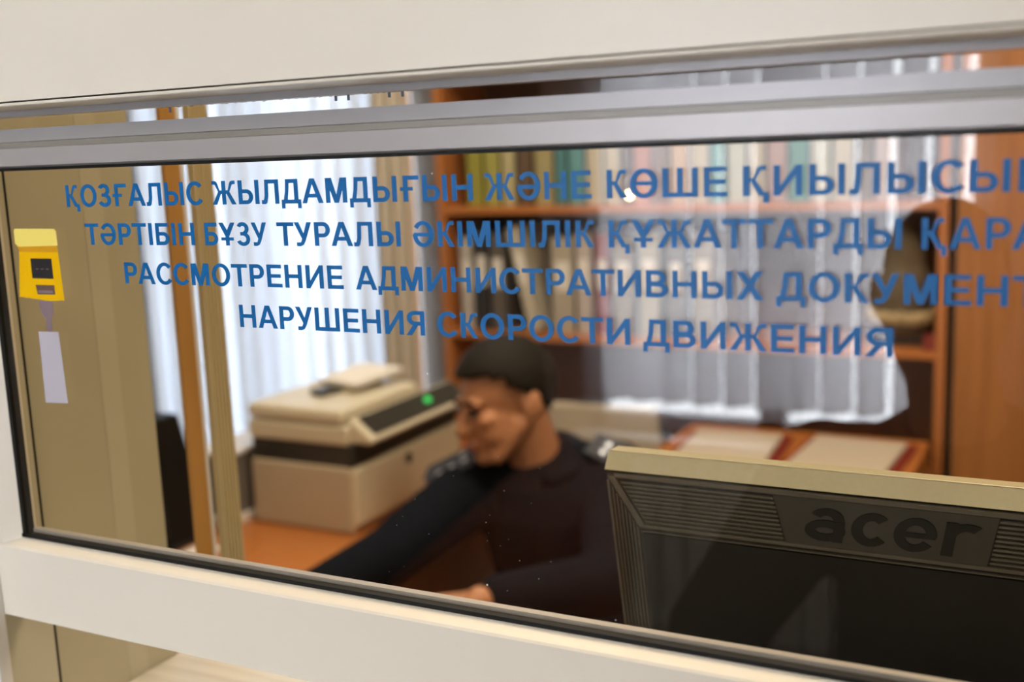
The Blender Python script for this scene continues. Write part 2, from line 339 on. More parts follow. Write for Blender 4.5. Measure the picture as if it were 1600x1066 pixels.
def glyph(c):
    s = rect(0, 0, ST, 1)
    if c in 'ІI': return s, ST
    if c == 'О': return ring(.49, .5, .49, .52), .98
    if c == 'Ө': return ring(.49, .5, .49, .52) + rect(.15, .43, .83, .57), .98
    if c == 'Ә': return ring(.47, .5, .47, .52, 180, 507) + rect(.06, .40, .88, .55), .94
    if c == 'С': return ring(.48, .5, .48, .52, 40, 322), .88
    if c == 'Н': return s + rect(.66, 0, .86, 1) + rect(.1, .42, .76, .59), .86
    if c == 'И': return s + rect(.66, 0, .86, 1) + [[(ST - .02, .0), (ST - .02, .30), (.68, 1), (.68, .70)]], .86
    if c == 'А': return [[(0, 0), (.22, 0), (.50, .77), (.385, 1)], [(.78, 0), (1, 0), (.615, 1), (.50, .77)], [(.385, 1), (.50, .77), (.615, 1), (.5, 1)]] + rect(.2, .225, .8, .385), 1.0
    if c == 'Д': return rect(.62, .1, .82, 1) + rect(.22, .835, .82, 1) + [[(.10, .12), (.29, .12), (.36, .5), (.19, .5)], [(.19, .5), (.36, .5), (.40, .9), (.22, .9)]] + rect(0, 0, .94, .165) + rect(0, -.2, .165, .02) + rect(.775, -.2, .94, .02), .94
    if c == 'Л': return rect(.66, 0, .86, 1) + rect(.18, .835, .86, 1) + [[(.15, .32), (.335, .32), (.36, .9), (.18, .9)], [(.10, .16), (.27, .06), (.335, .32), (.15, .32)], [(0, -.01), (.2, -.01), (.27, .06), (.10, .16)], [(0, -.01), (.15, 0), (.12, .16), (0, .165)]], .86
    if c == 'Ь': return s + soft(.42, 0, .62, 1, .32), .74
    if c == 'Ы': return s + soft(.42, 0, .62, 1, .32) + rect(.84, 0, .84 + ST, 1), .84 + ST
    if c == 'Р': return s + soft(.42, .36, 1, 1, .33), .75
    if c == 'Я': return mir(s + soft(.45, .40, 1, 1, .35) + [[(.30, .42), (.50, .47), (.84, 0), (.60, 0)]], .84), .84
    if c == 'Б': return s + rect(0, .835, .72, 1) + soft(.42, 0, .60, 1, .34), .76
    if c == 'В': return s + soft(.44, 0, .57, 1, .36) + soft(.42, .43, 1, 1, .31), .80
    if c == 'Е': return s + rect(0, 0, .76, BR) + rect(0, .42, .70, .58) + rect(0, 1 - BR, .74, 1), .76
    if c == 'З': return ring(.34, .735, .34, .285, -80, 155) + ring(.35, .285, .38, .305, -160, 80) + rect(.2, .44, .42, .59), .73
    if c == 'Ғ': return s + rect(0, 1 - BR, .70, 1) + rect(-.13, .42, .42, .56), .70
    if c == 'К': return s + arm(ST - .02, 1), .74
    if c == 'Қ': return s + arm(ST - .02, 1) + rect(.60, 0, .78, .13) + rect(.62, -.22, .80, .05), .80
    if c == 'Ж': return rect(.52, 0, .72, 1) + arm(.70, 1) + arm(.54, -1), 1.24
    if c == 'М': return s + rect(.78, 0, .78 + ST, 1) + [[(.02, 1), (.29, 1), (.59, 0), (.395, 0)], [(.69, 1), (.965, 1), (.59, 0), (.395, 0)]], .985
    if c == 'Ш': return s + rect(.50, 0, .50 + ST, 1) + rect(1.0, 0, 1.0 + ST, 1) + rect(0, 0, 1.1, BR), 1.205
    if c == 'Т': return rect(.315, 0, .315 + ST, 1) + rect(0, 1 - BR, .835, 1), .835
    if c == 'У': return [[(0, 1), (.225, 1), (.52, .36), (.385, .26)], [(.62, 1), (.84, 1), (.52, .20), (.34, .24)], [(.34, .24), (.52, .20), (.42, .04), (.30, .15)], [(.30, .15), (.42, .04), (.27, -.02), (.20, .15)], [(.20, .15), (.27, -.02), (.1, -.01), (.1, .15)]], .84
    if c == 'Ұ': return [[(0, 1), (.24, 1), (.55, .52), (.345, .40)], [(.66, 1), (.90, 1), (.555, .40), (.35, .52)]] + rect(.345, 0, .555, .46) + rect(.10, .22, .80, .355), .90
    if c == 'Х': return [[(.02, 1), (.27, 1), (.92, 0), (.67, 0)], [(.65, 1), (.90, 1), (.25, 0), (0, 0)]], .92
    raise ValueError(c)
SBL = {**{c: .055 for c in 'ОСӨӘЗ'}, **{c: .025 for c in 'АДЛЖТУҰХЯ'}}
SBR = {**{c: .055 for c in 'ОӨӘЗВБЬ'}, **{c: .03 for c in 'АДКҚЖТУҰХСҒ'}, 'Р': .045, 'Е': .05}
def text_line(words, zb, h, y, m, name, label, group=None, origin_up=0, th=.00018):
    mb = MB()
    for txt, xa, xb in words:
        adv, gs, lay = 0, [], 0
        for i, c in enumerate(txt):
            g, wd = glyph(c)
            gap = (SBR.get(txt[i - 1], .095) + SBL.get(c, .095)) if i else 0
            if i and (txt[i - 1] + c) in ('РА', 'ТА', 'АТ', 'УЗ', 'ТУ'): gap -= .04
            if c == 'Ғ': gap += .09
            adv += gap if i else 0; gs.append((g, adv)); adv += wd
        k = (xb - xa) / adv
        for g, off in gs:
            for q in g:
                lay += 1; yl = y - (lay % 24) * .000004
                pts = [(xa + (off + a) * k, yl, zb + b * h) for a, b in q]
                try: mb.prism(pts, (0, -th, 0))
                except ValueError: pass
    return tag(mb.build(name, m), label, 'lettering', group)
LG = 'blue lettering lines on the service window glass'
text_line([('ҚОЗҒАЛЫС', -.6808, -.5472), ('ЖЫЛДАМДЫҒЫН', -.5388, -.3327), ('ЖӘНЕ', -.3247, -.2545), ('КӨШЕ', -.2451, -.1746), ('ҚИЫЛЫСЫН', -.1657, -.0145)], z(-.0300), .0162, YP - .0001, 'vinyl', 'vinyl_lettering', 'top line of blue vinyl lettering on the glass, beginning ҚОЗҒАЛЫС', LG)
text_line([('ТӘРТІБІН', -.6648, -.5579), ('БҰЗУ', -.5485, -.4936), ('ТУРАЛЫ', -.4849, -.3864), ('ӘКІМШІЛІК', -.3774, -.2530), ('ҚҰЖАТТАРДЫ', -.2446, -.0833), ('ҚАРА', -.0737, -.0165)], z(-.0582), .0158, YP - .0001, 'vinyl', 'vinyl_lettering', 'second line of blue vinyl lettering on the glass, beginning ТӘРТІБІН', LG)
text_line([('РАССМОТРЕНИЕ', -.6285, -.4328), ('АДМИНИСТРАТИВНЫХ', -.4231, -.1546), ('ДОКУМЕНТ', -.1476, -.0165)], z(-.0866), .0156, YP - .0001, 'vinyl', 'vinyl_lettering', 'third line of blue vinyl lettering on the glass, beginning РАССМОТРЕНИЕ', LG)
text_line([('НАРУШЕНИЯ', -.5230, -.3718), ('СКОРОСТИ', -.3627, -.2325), ('ДВИЖЕНИЯ', -.2246, -.0865)], z(-.1152), .0158, YP - .0001, 'vinyl', 'vinyl_lettering', 'lowest line of blue vinyl lettering on the glass, beginning НАРУШЕНИЯ', LG)
text_line([('ҚОЗҒАЛЫС', -.60, -.50), ('ЖЫЛДАМДЫҒЫН', -.492, -.335)], z(.0390), .016, .6218, 'vinyl_back', 'vinyl_lettering', 'grey blue lettering on the upper glass, only its lower edges showing under the lip')

# ------------------------------------------------------------------ speed camera sticker on the pane
stk = empty('speed_camera_sticker', (-0.72, YP - .0002, z(-.184)), 'yellow speed camera picture on grey post stuck to left of the glass', 'sticker')
ys = YP - .0002
def flat(pts, m, name, parent, lay=0, th=.00015):
    y = ys - lay * .00016
    return MB().prism([(a, y, z(b)) for a, b in pts], (0, -th, 0)).build(name, m, parent)
body = flat([(-.7378, -.0600), (-.6958, -.0600), (-.6945, -.0990), (-.6945, -.1010), (-.7100, -.1018), (-.7355, -.1000), (-.7435, -.0993)], 'yellow', 'camera_body', stk)
flat([(-.7405, -.0585), (-.6965, -.0585), (-.6955, -.0640), (-.7375, -.0640)], 'amber', 'hood_shade', stk, 1)
flat([(-.7405, -.0460), (-.6970, -.0462), (-.6950, -.0480), (-.6950, -.0590), (-.7375, -.0600), (-.7415, -.0575), (-.7415, -.0480)], 'yellow_l', 'hood', stk, 2)
scr = flat([(-.7265, -.0690), (-.7035, -.0690), (-.7035, -.0845), (-.7265, -.0845)], 'screen_p', 'screen', stk, 1)
for k in range(3): flat([(-.7215 + k * .0055, -.0768), (-.7185 + k * .0055, -.0768), (-.7185 + k * .0055, -.0775), (-.7215 + k * .0055, -.0775)], 'mast_p', 'screen_mark', scr, 2)
flat([(-.7240, -.0895), (-.7035, -.0895), (-.7035, -.0968), (-.7225, -.0970)], 'display_p', 'display', stk, 1)
flat([(-.7215, -.0938), (-.7055, -.0938), (-.7055, -.0958), (-.7215, -.0958)], 'mast_p', 'display_line', stk, 2)
flat([(-.7225, -.1020), (-.7075, -.1020), (-.7078, -.1115), (-.7105, -.1155), (-.7110, -.1262), (-.7172, -.1262), (-.7168, -.1160), (-.7215, -.1115)], 'mast_p', 'mast', stk)
flat([(-.7265, -.1265), (-.7045, -.1260), (-.7025, -.1825), (-.7275, -.1835)], 'grey_p', 'post', stk)

# ------------------------------------------------------------------ monitor right behind the glass
TL = R(13)
dv = Vector((0, math.sin(TL), -math.cos(TL))); nv = Vector((0, -math.cos(TL), -math.sin(TL)))
MP = Vector((-0.122, 0.803, 1.2630))
mon = empty('computer_monitor', (-0.12, 1.0, 0.75), 'dark grey computer monitor seen from behind, close behind the glass at right', 'monitor')
def mp(u, v, n): return MP + Vector((u, 0, 0)) + dv * v + nv * n
def mbox(mb, u0, u1, v0, v1, n0, n1): return mb.hexa([mp(u0, v1, n0), mp(u1, v1, n0), mp(u1, v1, n1), mp(u0, v1, n1), mp(u0, v0, n0), mp(u1, v0, n0), mp(u1, v0, n1), mp(u0, v0, n1)])
def mpoly(mb, pts, n0, n1): return mb.prism([mp(u, v, n0) for u, v in pts], nv * (n1 - n0))
HW = .215
mbox(MB(), -HW, HW, .0115, .352, -.030, -.012).build('housing', 'mon', mon, bevel=.002)
mbox(MB(), -HW + .01, HW - .01, .014, .34, -.0305, -.0302).build('screen', 'black', mon)
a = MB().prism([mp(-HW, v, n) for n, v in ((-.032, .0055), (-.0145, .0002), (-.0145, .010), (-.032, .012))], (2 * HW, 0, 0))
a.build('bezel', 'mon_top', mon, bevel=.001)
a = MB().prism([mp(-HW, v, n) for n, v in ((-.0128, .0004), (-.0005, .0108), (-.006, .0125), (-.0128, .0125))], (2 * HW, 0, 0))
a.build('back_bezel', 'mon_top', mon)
mbox(MB(), -.2135, .2135, .0125, .345, -.012, -.001).build('back_cover', 'mon', mon)
fr = MB()
for sg in (-1, 1):
    mpoly(fr, [(sg * .2125, .015), (sg * .2065, .015), (sg * .1835, .060), (sg * .1895, .060)], -.001, .0016)
mbox(fr, -.2065, .2065, .0128, .0165, -.001, .0012); mbox(fr, -.187, .187, .0575, .0605, -.001, .0016); mbox(fr, -.1885, .1885, .0635, .0645, -.001, .0014)
fr.build('moulding', 'mon_rib', mon)
for sg in (-1, 1):
    vt = MB()
    for k in range(10):
        v = .0195 + k * .0038; t = (v - .015) / .045
        ua, ub = .2045 - t * .0235, .0795 - t * .008
        mpoly(vt, [(sg * ua, v), (sg * ub, v), (sg * (ub - .0002), v + .0017), (sg * (ua - .001), v + .0017)], -.001, .0012)
    vt.build('vent_grille', 'mon_rib', mon)
    rbm = MB()
    for k in range(7):
        u = .2095 - k * .0030; v0 = .018 + max(0, (.2125 - u)) / .023 * .045
        mpoly(rbm, [(sg * u, v0), (sg * (u - .0011), v0 + .002), (sg * (u - .0011), .335), (sg * u, .335)], -.001, .0013)
    mbox(rbm, *sorted((sg * .2135, sg * .2115)), .02, .34, -.001, .001)
    rbm.build('side_ribs', 'mon_rib', mon)
mpoly(MB(), [(-.0785, .0168), (.0785, .0168), (.0705, .0572), (-.0705, .0572)], -.001, .0014).build('logo_plate', 'mon_plate', mon)
mbox(MB(), -.1865, .1865, .0655, .34, -.001, .002).build('lower_panel', 'black', mon)
lg = MB()
def lring(cx, cyy, rx, ry, a0, a1, t): return ring(cx, cyy, rx, ry, a0, a1, t, t * .8)
LET = [(0.0, lring(.5, .32, .5, .32, 0, 360, .27) + lring(.5, .62, .44, .38, 0, 150, .27) + rect(.70, 0, .96, .62)),
       (1.12, lring(.48, .5, .48, .5, 45, 318, .28)),
       (2.12, lring(.5, .5, .5, .5, 0, 325, .26) + rect(.1, .42, .98, .56)),
       (3.26, rect(0, 0, .27, .98) + lring(.5, .55, .5, .43, 55, 165, .27))]
lay = 0
for off, g in LET:
    for q in g:
        lay += 1
        pts = []
        for aa, bb in q:
            u = (off + aa + bb * .16) * .0298; pts.append((-.0575 + u, .0520 - bb * .0285))
        try: mpoly(lg, pts, .0012, .0020 + (lay % 30) * .000005)
        except ValueError: pass
lg.build('logo', 'logo', mon)
MB().prism([mp(-.03, .22, -.031), mp(.03, .22, -.031), mp(.03, .32, -.031), mp(-.03, .32, -.031)], (0, .06, -.03)).build('stand_bracket', 'mon', mon)
MB().prism([(-.15, .90, .77), (-.09, .90, .77), (-.09, .95, .77), (-.15, .95, .77)], (0, .015, .25)).build('stand_neck', 'mon', mon)
MB().box(-.23, -.01, .84, 1.06, .75, .772).build('stand_base', 'mon', mon, bevel=.006)
def desk(name, x0, x1, y0, y1, h, label, m):
    t = empty(name, ((x0 + x1) / 2, (y0 + y1) / 2, 0), label, 'desk')
    MB().box(x0, x1, y0, y1, h - .028, h).build('desk_top', m, t, bevel=.003)
    for xx in (x0 + .03, x1 - .05): MB().box(xx, xx + .02, y0 + .03, y1 - .03, 0, h - .028).build('side_panel', 'orange', t)
    MB().box(x0 + .05, x1 - .05, y1 - .06, y1 - .045, .3, h - .028).build('back_panel', 'orange', t)
    return t
desk('monitor_desk', -.42, .75, .80, 1.32, .75, 'wooden desk under the computer monitor, hidden below the glass', 'darkwood')
od = desk('office_desk', -2.0, -1.14, 1.22, 2.24, .75, 'orange wooden desk carrying the printer, under the man\'s sleeve', 'orange_h')
MB().box(-1.14, -.84, 1.20, 1.515, .722, .75).build('desk_extension', 'orange_h', od, bevel=.003)
MB().box(-.90, -.88, 1.22, 1.50, 0, .722).build('side_panel', 'orange', od)

# ------------------------------------------------------------------ printer
pr = empty('office_printer', (-1.42, 2.0, .75), 'cream multifunction printer with dark band and green button on the desk', 'printer')
PX0, PX1, PY0, PY1 = -1.545, -1.292, 1.77, 2.20
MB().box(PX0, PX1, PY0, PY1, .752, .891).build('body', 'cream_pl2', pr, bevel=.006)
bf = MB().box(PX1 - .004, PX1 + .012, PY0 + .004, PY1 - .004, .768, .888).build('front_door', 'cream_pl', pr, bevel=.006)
MB().ell((PX1 + .012, PY0 + .20, .862), (.004, .014, .012)).build('latch', 'dark_pl', bf)
MB().box(PX0 + .03, PX1 - .02, PY0 + .02, PY1 - .02, .75, .755).build('foot_plinth', 'dark_pl', pr)
MB().box(PX0 + .004, PX1 + .004, PY0 + .004, PY1 - .004, .890, .936).build('dark_band', 'dark_pl', pr, bevel=.004)
PYL = 2.065
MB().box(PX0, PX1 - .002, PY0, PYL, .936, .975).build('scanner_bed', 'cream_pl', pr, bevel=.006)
MB().prism([(PX0, PY0, .977), (PX1 - .012, PY0, .977), (PX1 - .012, PY0, 1.008), (PX0, PY0, 1.010)], (0, PYL - PY0, 0)).build('scanner_lid', 'cream_pl', pr, bevel=.010)
cpn = MB().prism([(PX1 - .004, PY0 + .015, .940), (PX1 + .045, PY0 + .015, .940), (PX1 + .050, PY0 + .015, .949), (PX1 - .004, PY0 + .015, .990)], (0, PY1 - PY0 - .03, 0)).build('control_panel', 'cream_pl', pr, bevel=.003)
MB().prism([(PX1 + .002, PY0 + .035, .9875), (PX1 + .043, PY0 + .035, .9560), (PX1 + .044, PY0 + .035, .9575), (PX1 + .003, PY0 + .035, .9895)], (0, PY1 - PY0 - .06, 0)).build('panel_face', 'dark_pl', cpn)
gm = MB().ell((PX1 + .022, PY0 + .272, .9745), (.008, .011, .008)).build('start_button', 'green', cpn)
MB().box(PX0 + .05, PX1 - .09, PY0 + .15, PYL - .02, 1.005, 1.020).build('document_feeder', 'cream_pl', pr, bevel=.008)
MB().prism([(PX0 + .09, PY0 + .10, 1.010), (PX0 + .13, PY0 + .09, 1.010), (PX0 + .14, PY0 + .16, 1.010), (PX0 + .09, PY0 + .17, 1.010)], (0, 0, .012)).build('hinge_tab', 'dark_pl', pr, bevel=.003)
sh = MB()
for k in range(5): 
    o = random.uniform(-.006, .006)
    q = [(-1.47 + o, 1.93), (-1.36 + o, 1.91), (-1.33 + o, 2.05), (-1.45 + o, 2.06)]
    sh.hexa([(u, v, 1.022 + k * .0022 + (.012 if i > 1 else 0)) for i, (u, v) in enumerate(q)] + [(u, v, 1.0235 + k * .0022 + (.012 if i > 1 else 0)) for i, (u, v) in enumerate(q)])
tag(sh.build('paper_stack', 'paper'), 'few white paper sheets lying on top of the printer', 'paper')

# grey tray box left of printer
tb = empty('plastic_tray_box', (-1.61, 1.80, .75), 'smoky grey plastic box with pale rims standing left of the printer', 'box')
MB().box(-1.655, -1.565, 1.72, 1.90, .765, .905).build('box_body', 'grey_pl', tb, bevel=.008)
MB().box(-1.66, -1.56, 1.715, 1.905, .900, .910).build('rim', 'white_trim', tb, bevel=.003)
MB().box(-1.66, -1.56, 1.712, 1.905, .750, .772).build('foot_rim', 'white_trim', tb, bevel=.004)

# tall black speaker and loose sheets at the left end of the desk
sp = empty('desk_speaker', (-1.63, 1.62, .75), 'tall black wedge shaped speaker on the desk beside the tan side wall', 'speaker')
MB().hexa([(-1.70, 1.565, .756), (-1.578, 1.565, .756), (-1.578, 1.68, .756), (-1.70, 1.68, .756), (-1.69, 1.585, 1.01), (-1.618, 1.585, 1.01), (-1.618, 1.65, 1.01), (-1.69, 1.65, 1.01)]).build('cabinet', 'black', sp, bevel=.006)
MB().hexa([(-1.69, 1.561, .775), (-1.588, 1.561, .775), (-1.588, 1.566, .775), (-1.69, 1.566, .775), (-1.682, 1.580, .99), (-1.626, 1.580, .99), (-1.626, 1.586, .99), (-1.682, 1.586, .99)]).build('grille', 'blackm', sp)
MB().box(-1.705, -1.573, 1.56, 1.685, .750, .757).build('base', 'blackm', sp, bevel=.002)
ls = MB()
for k in range(3): ls.box(-1.56 + k * .002, -1.50 + k * .003, 1.45 + k * .002, 1.62 - k * .002, .7502 + k * .0014, .7512 + k * .0014)
tag(ls.build('paper_sheet', 'paper'), 'small white paper sheets on the desk between the speaker and the ribbed trim', 'paper')

# ------------------------------------------------------------------ office window and blinds
def window(name, x0, x1, z0, z1, y, out):
    t = empty(name, ((x0 + x1) / 2, y, z0), kind='structure'); fm = MB(); d = .05 * out
    ya, yb = sorted((y, y + d))
    fm.box(x0, x1, ya, yb, z0, z0 + .05).box(x0, x1, ya, yb, z1 - .05, z1).box(x0, x0 + .05, ya, yb, z0, z1).box(x1 - .05, x1, ya, yb, z0, z1)
    xm = (x0 + x1) / 2; fm.box(xm - .035, xm + .035, ya, yb, z0, z1)
    fm.build('frame', 'white_trim', t)
    MB().box(x0 + .04, x1 - .04, y + d * .4, y + d * .6, z0 + .04, z1 - .04).build('pane', 'glass_thin', t)
    ya, yb = sorted((y + d * .2, y - .10 * out))
    MB().box(x0 - .03, x1 + .03, ya, yb, z0 - .03, z0).build('sill', 'white_trim', t, bevel=.004)
    return t
window('window_2', WX0, WX1, WZ0, WZ1, 3.13, 1)
window('window_3', CX0, CX1, CZ0, CZ1, -1.78, -1)
def blinds(name, xs, wd, z0, z1, y, ang, m, label, sgn=1):
    t = empty(name, ((xs[0] + xs[-1]) / 2, y, z0), label, 'blind')
    for x in xs:
        a = ang + random.uniform(-11, 11); c, s_ = math.cos(R(a)) * wd / 2, math.sin(R(a)) * wd / 2
        sl = MB(); N = 5; row = []
        for i in range(N + 1):
            q = i / N * 2 - 1; bow = .004 * (1 - q * q)
            px_, py_ = x + c * q - math.sin(R(a)) * bow, y + s_ * q + math.cos(R(a)) * bow
            row.append((sl.bm.verts.new((px_, py_, z0)), sl.bm.verts.new((px_, py_, z1))))
        for (p, q), (u, v) in zip(row, row[1:]): sl.bm.faces.new((p, u, v, q))
        sl.build('slat', m, t, smooth=True)
    MB().box(xs[0] - .06, xs[-1] + .06, y - .02, y + .02, z1, z1 + .04).build('head_strip', 'white_trim', t)
    return t
n = 14
blinds('vertical_blind', [-3.0 + i * .078 for i in range(n)], .089, .36, 2.34, 3.02, 24, 'blind', 'white vertical blind covering the office window behind the printer')
blinds('vertical_blind', [-1.163 + i * .0865 for i in range(11)], .089, .795, 2.36, -1.70, -38, 'blind_c', 'pale vertical blind of the corridor window, mirrored in the glass')
cu = MB(); npt = 24
pts = []
for i in range(npt + 1):
    t = i / npt; pts.append((-1.975 + t * .145, 2.93 + .022 * math.sin(t * 19)))
vs = [(cu.bm.verts.new((xa, ya, .5)), cu.bm.verts.new((xa, ya, 2.5))) for xa, ya in pts]
for (p, q), (u, v) in zip(vs, vs[1:]): cu.bm.faces.new((p, u, v, q))
tag(cu.build('curtain', 'curtain'), 'narrow cream curtain hanging between the white blind and the bookcase', 'curtain')

# ------------------------------------------------------------------ bookcase, books, binders
BX0, BX1, BY0, BY1 = -1.672, -.285, 2.80, 3.09
bc = empty('bookcase', ((BX0 + BX1) / 2, 2.95, 0), 'wide orange wooden bookcase behind the man', 'bookcase')
for a, b in ((BX0, BX0 + .022), (BX1 - .022, BX1)): MB().box(a, b, BY0, BY1, 0, 2.12).build('side_panel', 'orange', bc)
for zz in (.06, .615, .972, 1.332, 1.73, 2.10): MB().box(BX0 + .022, BX1 - .022, BY0 + .004, BY1 - .012, zz, zz + .020).build('shelf', 'orange_h', bc)
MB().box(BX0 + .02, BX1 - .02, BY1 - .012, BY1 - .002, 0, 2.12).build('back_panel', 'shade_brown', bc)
def book_mat(c):
    key = 'cover_%d' % len(M); M[key] = mat('book_cover', c, .5, var=.1); return key
def book(x, wd, h, d, zb, c, label, group, cat='book', tilt=0, name='book', page=True):
    y0 = BY0 + .03; t = empty(name, (x + wd / 2, y0 + d / 2, zb), label, cat, group)
    km = book_mat(c)
    MB().box(x, x + .003, y0, y0 + d, zb, zb + h).box(x + wd - .003, x + wd, y0, y0 + d, zb, zb + h).box(x, x + wd, y0, y0 + .003, zb, zb + h).build('cover', km, t)
    MB().box(x + .003, x + wd - .003, y0 + .003, y0 + d - .006, zb + .004, zb + h - .006).build('pages', 'cream_paper', t)
    if tilt: t.rotation_euler = (0, R(tilt), 0)
    return t
up = 1.3525; BG = 'books on the upper shelf of the bookcase'
seq = [(.05, .10, (.10, .05, .03), 'dark brown'), (.055, .27, (.30, .29, .05), 'olive green'), (.05, .28, (.36, .35, .09), 'yellow green'), (.045, .27, (.46, .42, .24), 'pale olive'),
       (.05, .25, (.12, .08, .05), 'brown'), (.06, .28, (.34, .30, .14), 'mustard'), (.035, .27, (.06, .22, .25), 'teal'), (.05, .28, (.10, .30, .33), 'pale teal'),
       (.05, .27, (.50, .46, .34), 'cream'), (.045, .27, (.52, .48, .36), 'ivory'), (.03, .26, (.13, .09, .07), 'dark brown spine'), (.05, .28, (.40, .16, .10), 'brick red'),
       (.045, .26, (.22, .16, .14), 'grey brown'), (.05, .27, (.50, .34, .20), 'peach'), (.05, .28, (.50, .47, .38), 'off white'), (.04, .26, (.10, .33, .35), 'turquoise'),
       (.05, .28, (.45, .50, .46), 'mint'), (.045, .27, (.50, .48, .42), 'white grey'), (.05, .26, (.40, .28, .28), 'dusty pink'), (.05, .28, (.08, .28, .28), 'deep teal'),
       (.05, .27, (.46, .50, .47), 'pale mint'), (.05, .28, (.48, .47, .42), 'light grey'), (.04, .26, (.16, .14, .13), 'charcoal'), (.05, .27, (.40, .34, .36), 'mauve')]
x = BX0 + .03; prev = 'the left side panel of the bookcase'
for wd, h, c, nm in seq:
    if x + wd > BX1 - .03: break
    if h > .2: book(x, wd, h, .20, up, c, '%s book on the upper shelf, just right of %s' % (nm, prev), BG); prev = 'the %s one' % nm
    else: prev = 'the empty left end'
    x += wd + .004
lo = .9925; GG = 'binders on the shelf above the man'
def binder(x, wd, h, c, label, tilt=0):
    t = book(x, wd, h, .24, lo, c, label, GG, 'binder', tilt, 'ring_binder')
    MB().box(x + wd * .2, x + wd * .8, BY0 + .0285, BY0 + .03, lo + h * .45, lo + h * .75).build('spine_label', 'paper', t)
    return t
binder(-1.575, .045, .29, (.03, .03, .04), 'black binder, leftmost on the shelf above the man')
binder(-1.625, .045, .27, (.50, .48, .46), 'white binder touching the left end of the middle shelf')
binder(-1.525, .05, .28, (.12, .11, .105), 'charcoal binder beside the black one on the middle shelf')
binder(-1.408, .045, .30, (.55, .52, .44), 'cream binder leaning left on the middle shelf', -12).location.z += .0055
binder(-1.33, .07, .27, (.44, .40, .33), 'wide beige binder right of the slanting cream one')
binder(-1.255, .05, .28, (.50, .44, .40), 'pinkish white binder right of the wide beige one')
binder(-1.195, .04, .28, (.32, .08, .09), 'dark red binder on the middle shelf')
binder(-1.145, .06, .27, (.30, .28, .26), 'grey binder right of the dark red one')
binder(-1.07, .06, .28, (.40, .38, .30), 'pale khaki binder on the middle shelf')
binder(-.99, .05, .27, (.16, .15, .15), 'dark grey binder right of the pale khaki one')
binder(-.92, .06, .28, (.34, .33, .33), 'mid grey binder on the right half of the middle shelf')
lp = MB().ell((-1.077, 2.795, 1.3783), (.008, .006, .008)).build('glow_bead', 'glint', smooth=True)  # glowing bead added to give a blurred yellow highlight
tag(lp, 'small round glowing bead added for a bright spot at the front edge of the upper shelf', 'glint')
# knitted hat bundle and red box at right end of the middle shelf
ht = empty('knitted_hat', (-.375, 2.93, lo), 'olive grey knitted hat with cream fringe at the right end of the shelf', 'hat')
blob([('ell', (-.402, 2.92, lo + .13), (.075, .085, .10)), ('ell', (-.402, 2.92, lo + .22), (.055, .065, .09)), ('ell', (-.402, 2.92, lo + .06), (.078, .09, .05))], 'crown', 'camo', ht, .010)
fm = MB()
for k in range(26):
    a = 2 * PI * k / 26; fm.ell((-.402 + .075 * math.cos(a), 2.92 + .088 * math.sin(a), lo + .075 + random.uniform(-.006, .006)), (.013, .013, .017), seg=10, rings=8)
fm.build('fringe', 'fringe', ht, smooth=True)
MB().box(-.46, -.345, 2.86, 2.98, lo, lo + .03).build('brim_base', 'blackm', ht)
rbx = empty('red_box', (-.318, 2.815, lo), 'tiny red box beside the knitted hat on the shelf', 'box')
MB().box(-.335, -.309, 2.806, 2.828, lo, lo + .028).build('carton', 'red', rbx)
MB().box(-.336, -.308, 2.805, 2.829, lo + .028, lo + .036).build('lid', 'red', rbx)
# wardrobe right of bookcase
wr = empty('wardrobe', (.13, 2.95, 0), 'tall brown wooden wardrobe at the right, beside the bookcase', 'wardrobe')
MB().box(-.275, .60, 2.80, 3.09, .0, 2.40).build('carcass', 'darkwood', wr)
for a, b, hx in ((-.262, .165, .13), (.17, .597, .20)):
    d = MB().box(a, b, 2.775, 2.798, .06, 2.38).build('door', 'wardrobe', wr, bevel=.002)
    MB().tube([(hx, 2.775, .95), (hx, 2.75, .96), (hx, 2.75, 1.06), (hx, 2.775, 1.07)], .006).build('handle', 'chrome', d)

# ------------------------------------------------------------------ side table with folders, chair
stb = empty('side_table', (-.62, 2.52, 0), 'low table with red folders in front of the bookcase', 'table')
MB().box(-.90, -.31, 2.345, 2.76, .752, .78).build('table_top', 'orange_h', stb, bevel=.003)
for xx in (-.88, -.35):
    for yy in (2.36, 2.70): MB().box(xx, xx + .04, yy, yy + .04, 0, .752).build('leg', 'orange', stb)
def folder(x, y, a, label):
    t = empty('paper_folder', (x, y, .78), label, 'folder', 'red folders with papers on the side table')
    MB().box(x - .125, x + .125, y - .17, y + .17, .781, .787).build('cover', 'red', t)
    MB().box(x - .105, x + .105, y - .15, y + .15, .787, .797).build('sheets', 'cream_paper', t)
    t.rotation_euler = (0, 0, R(a)); return t
folder(-.73, 2.50, 4, 'red folder of cream papers on the left half of the side table')
folder(-.46, 2.52, -3, 'red folder of cream papers on the side table nearer the wardrobe')
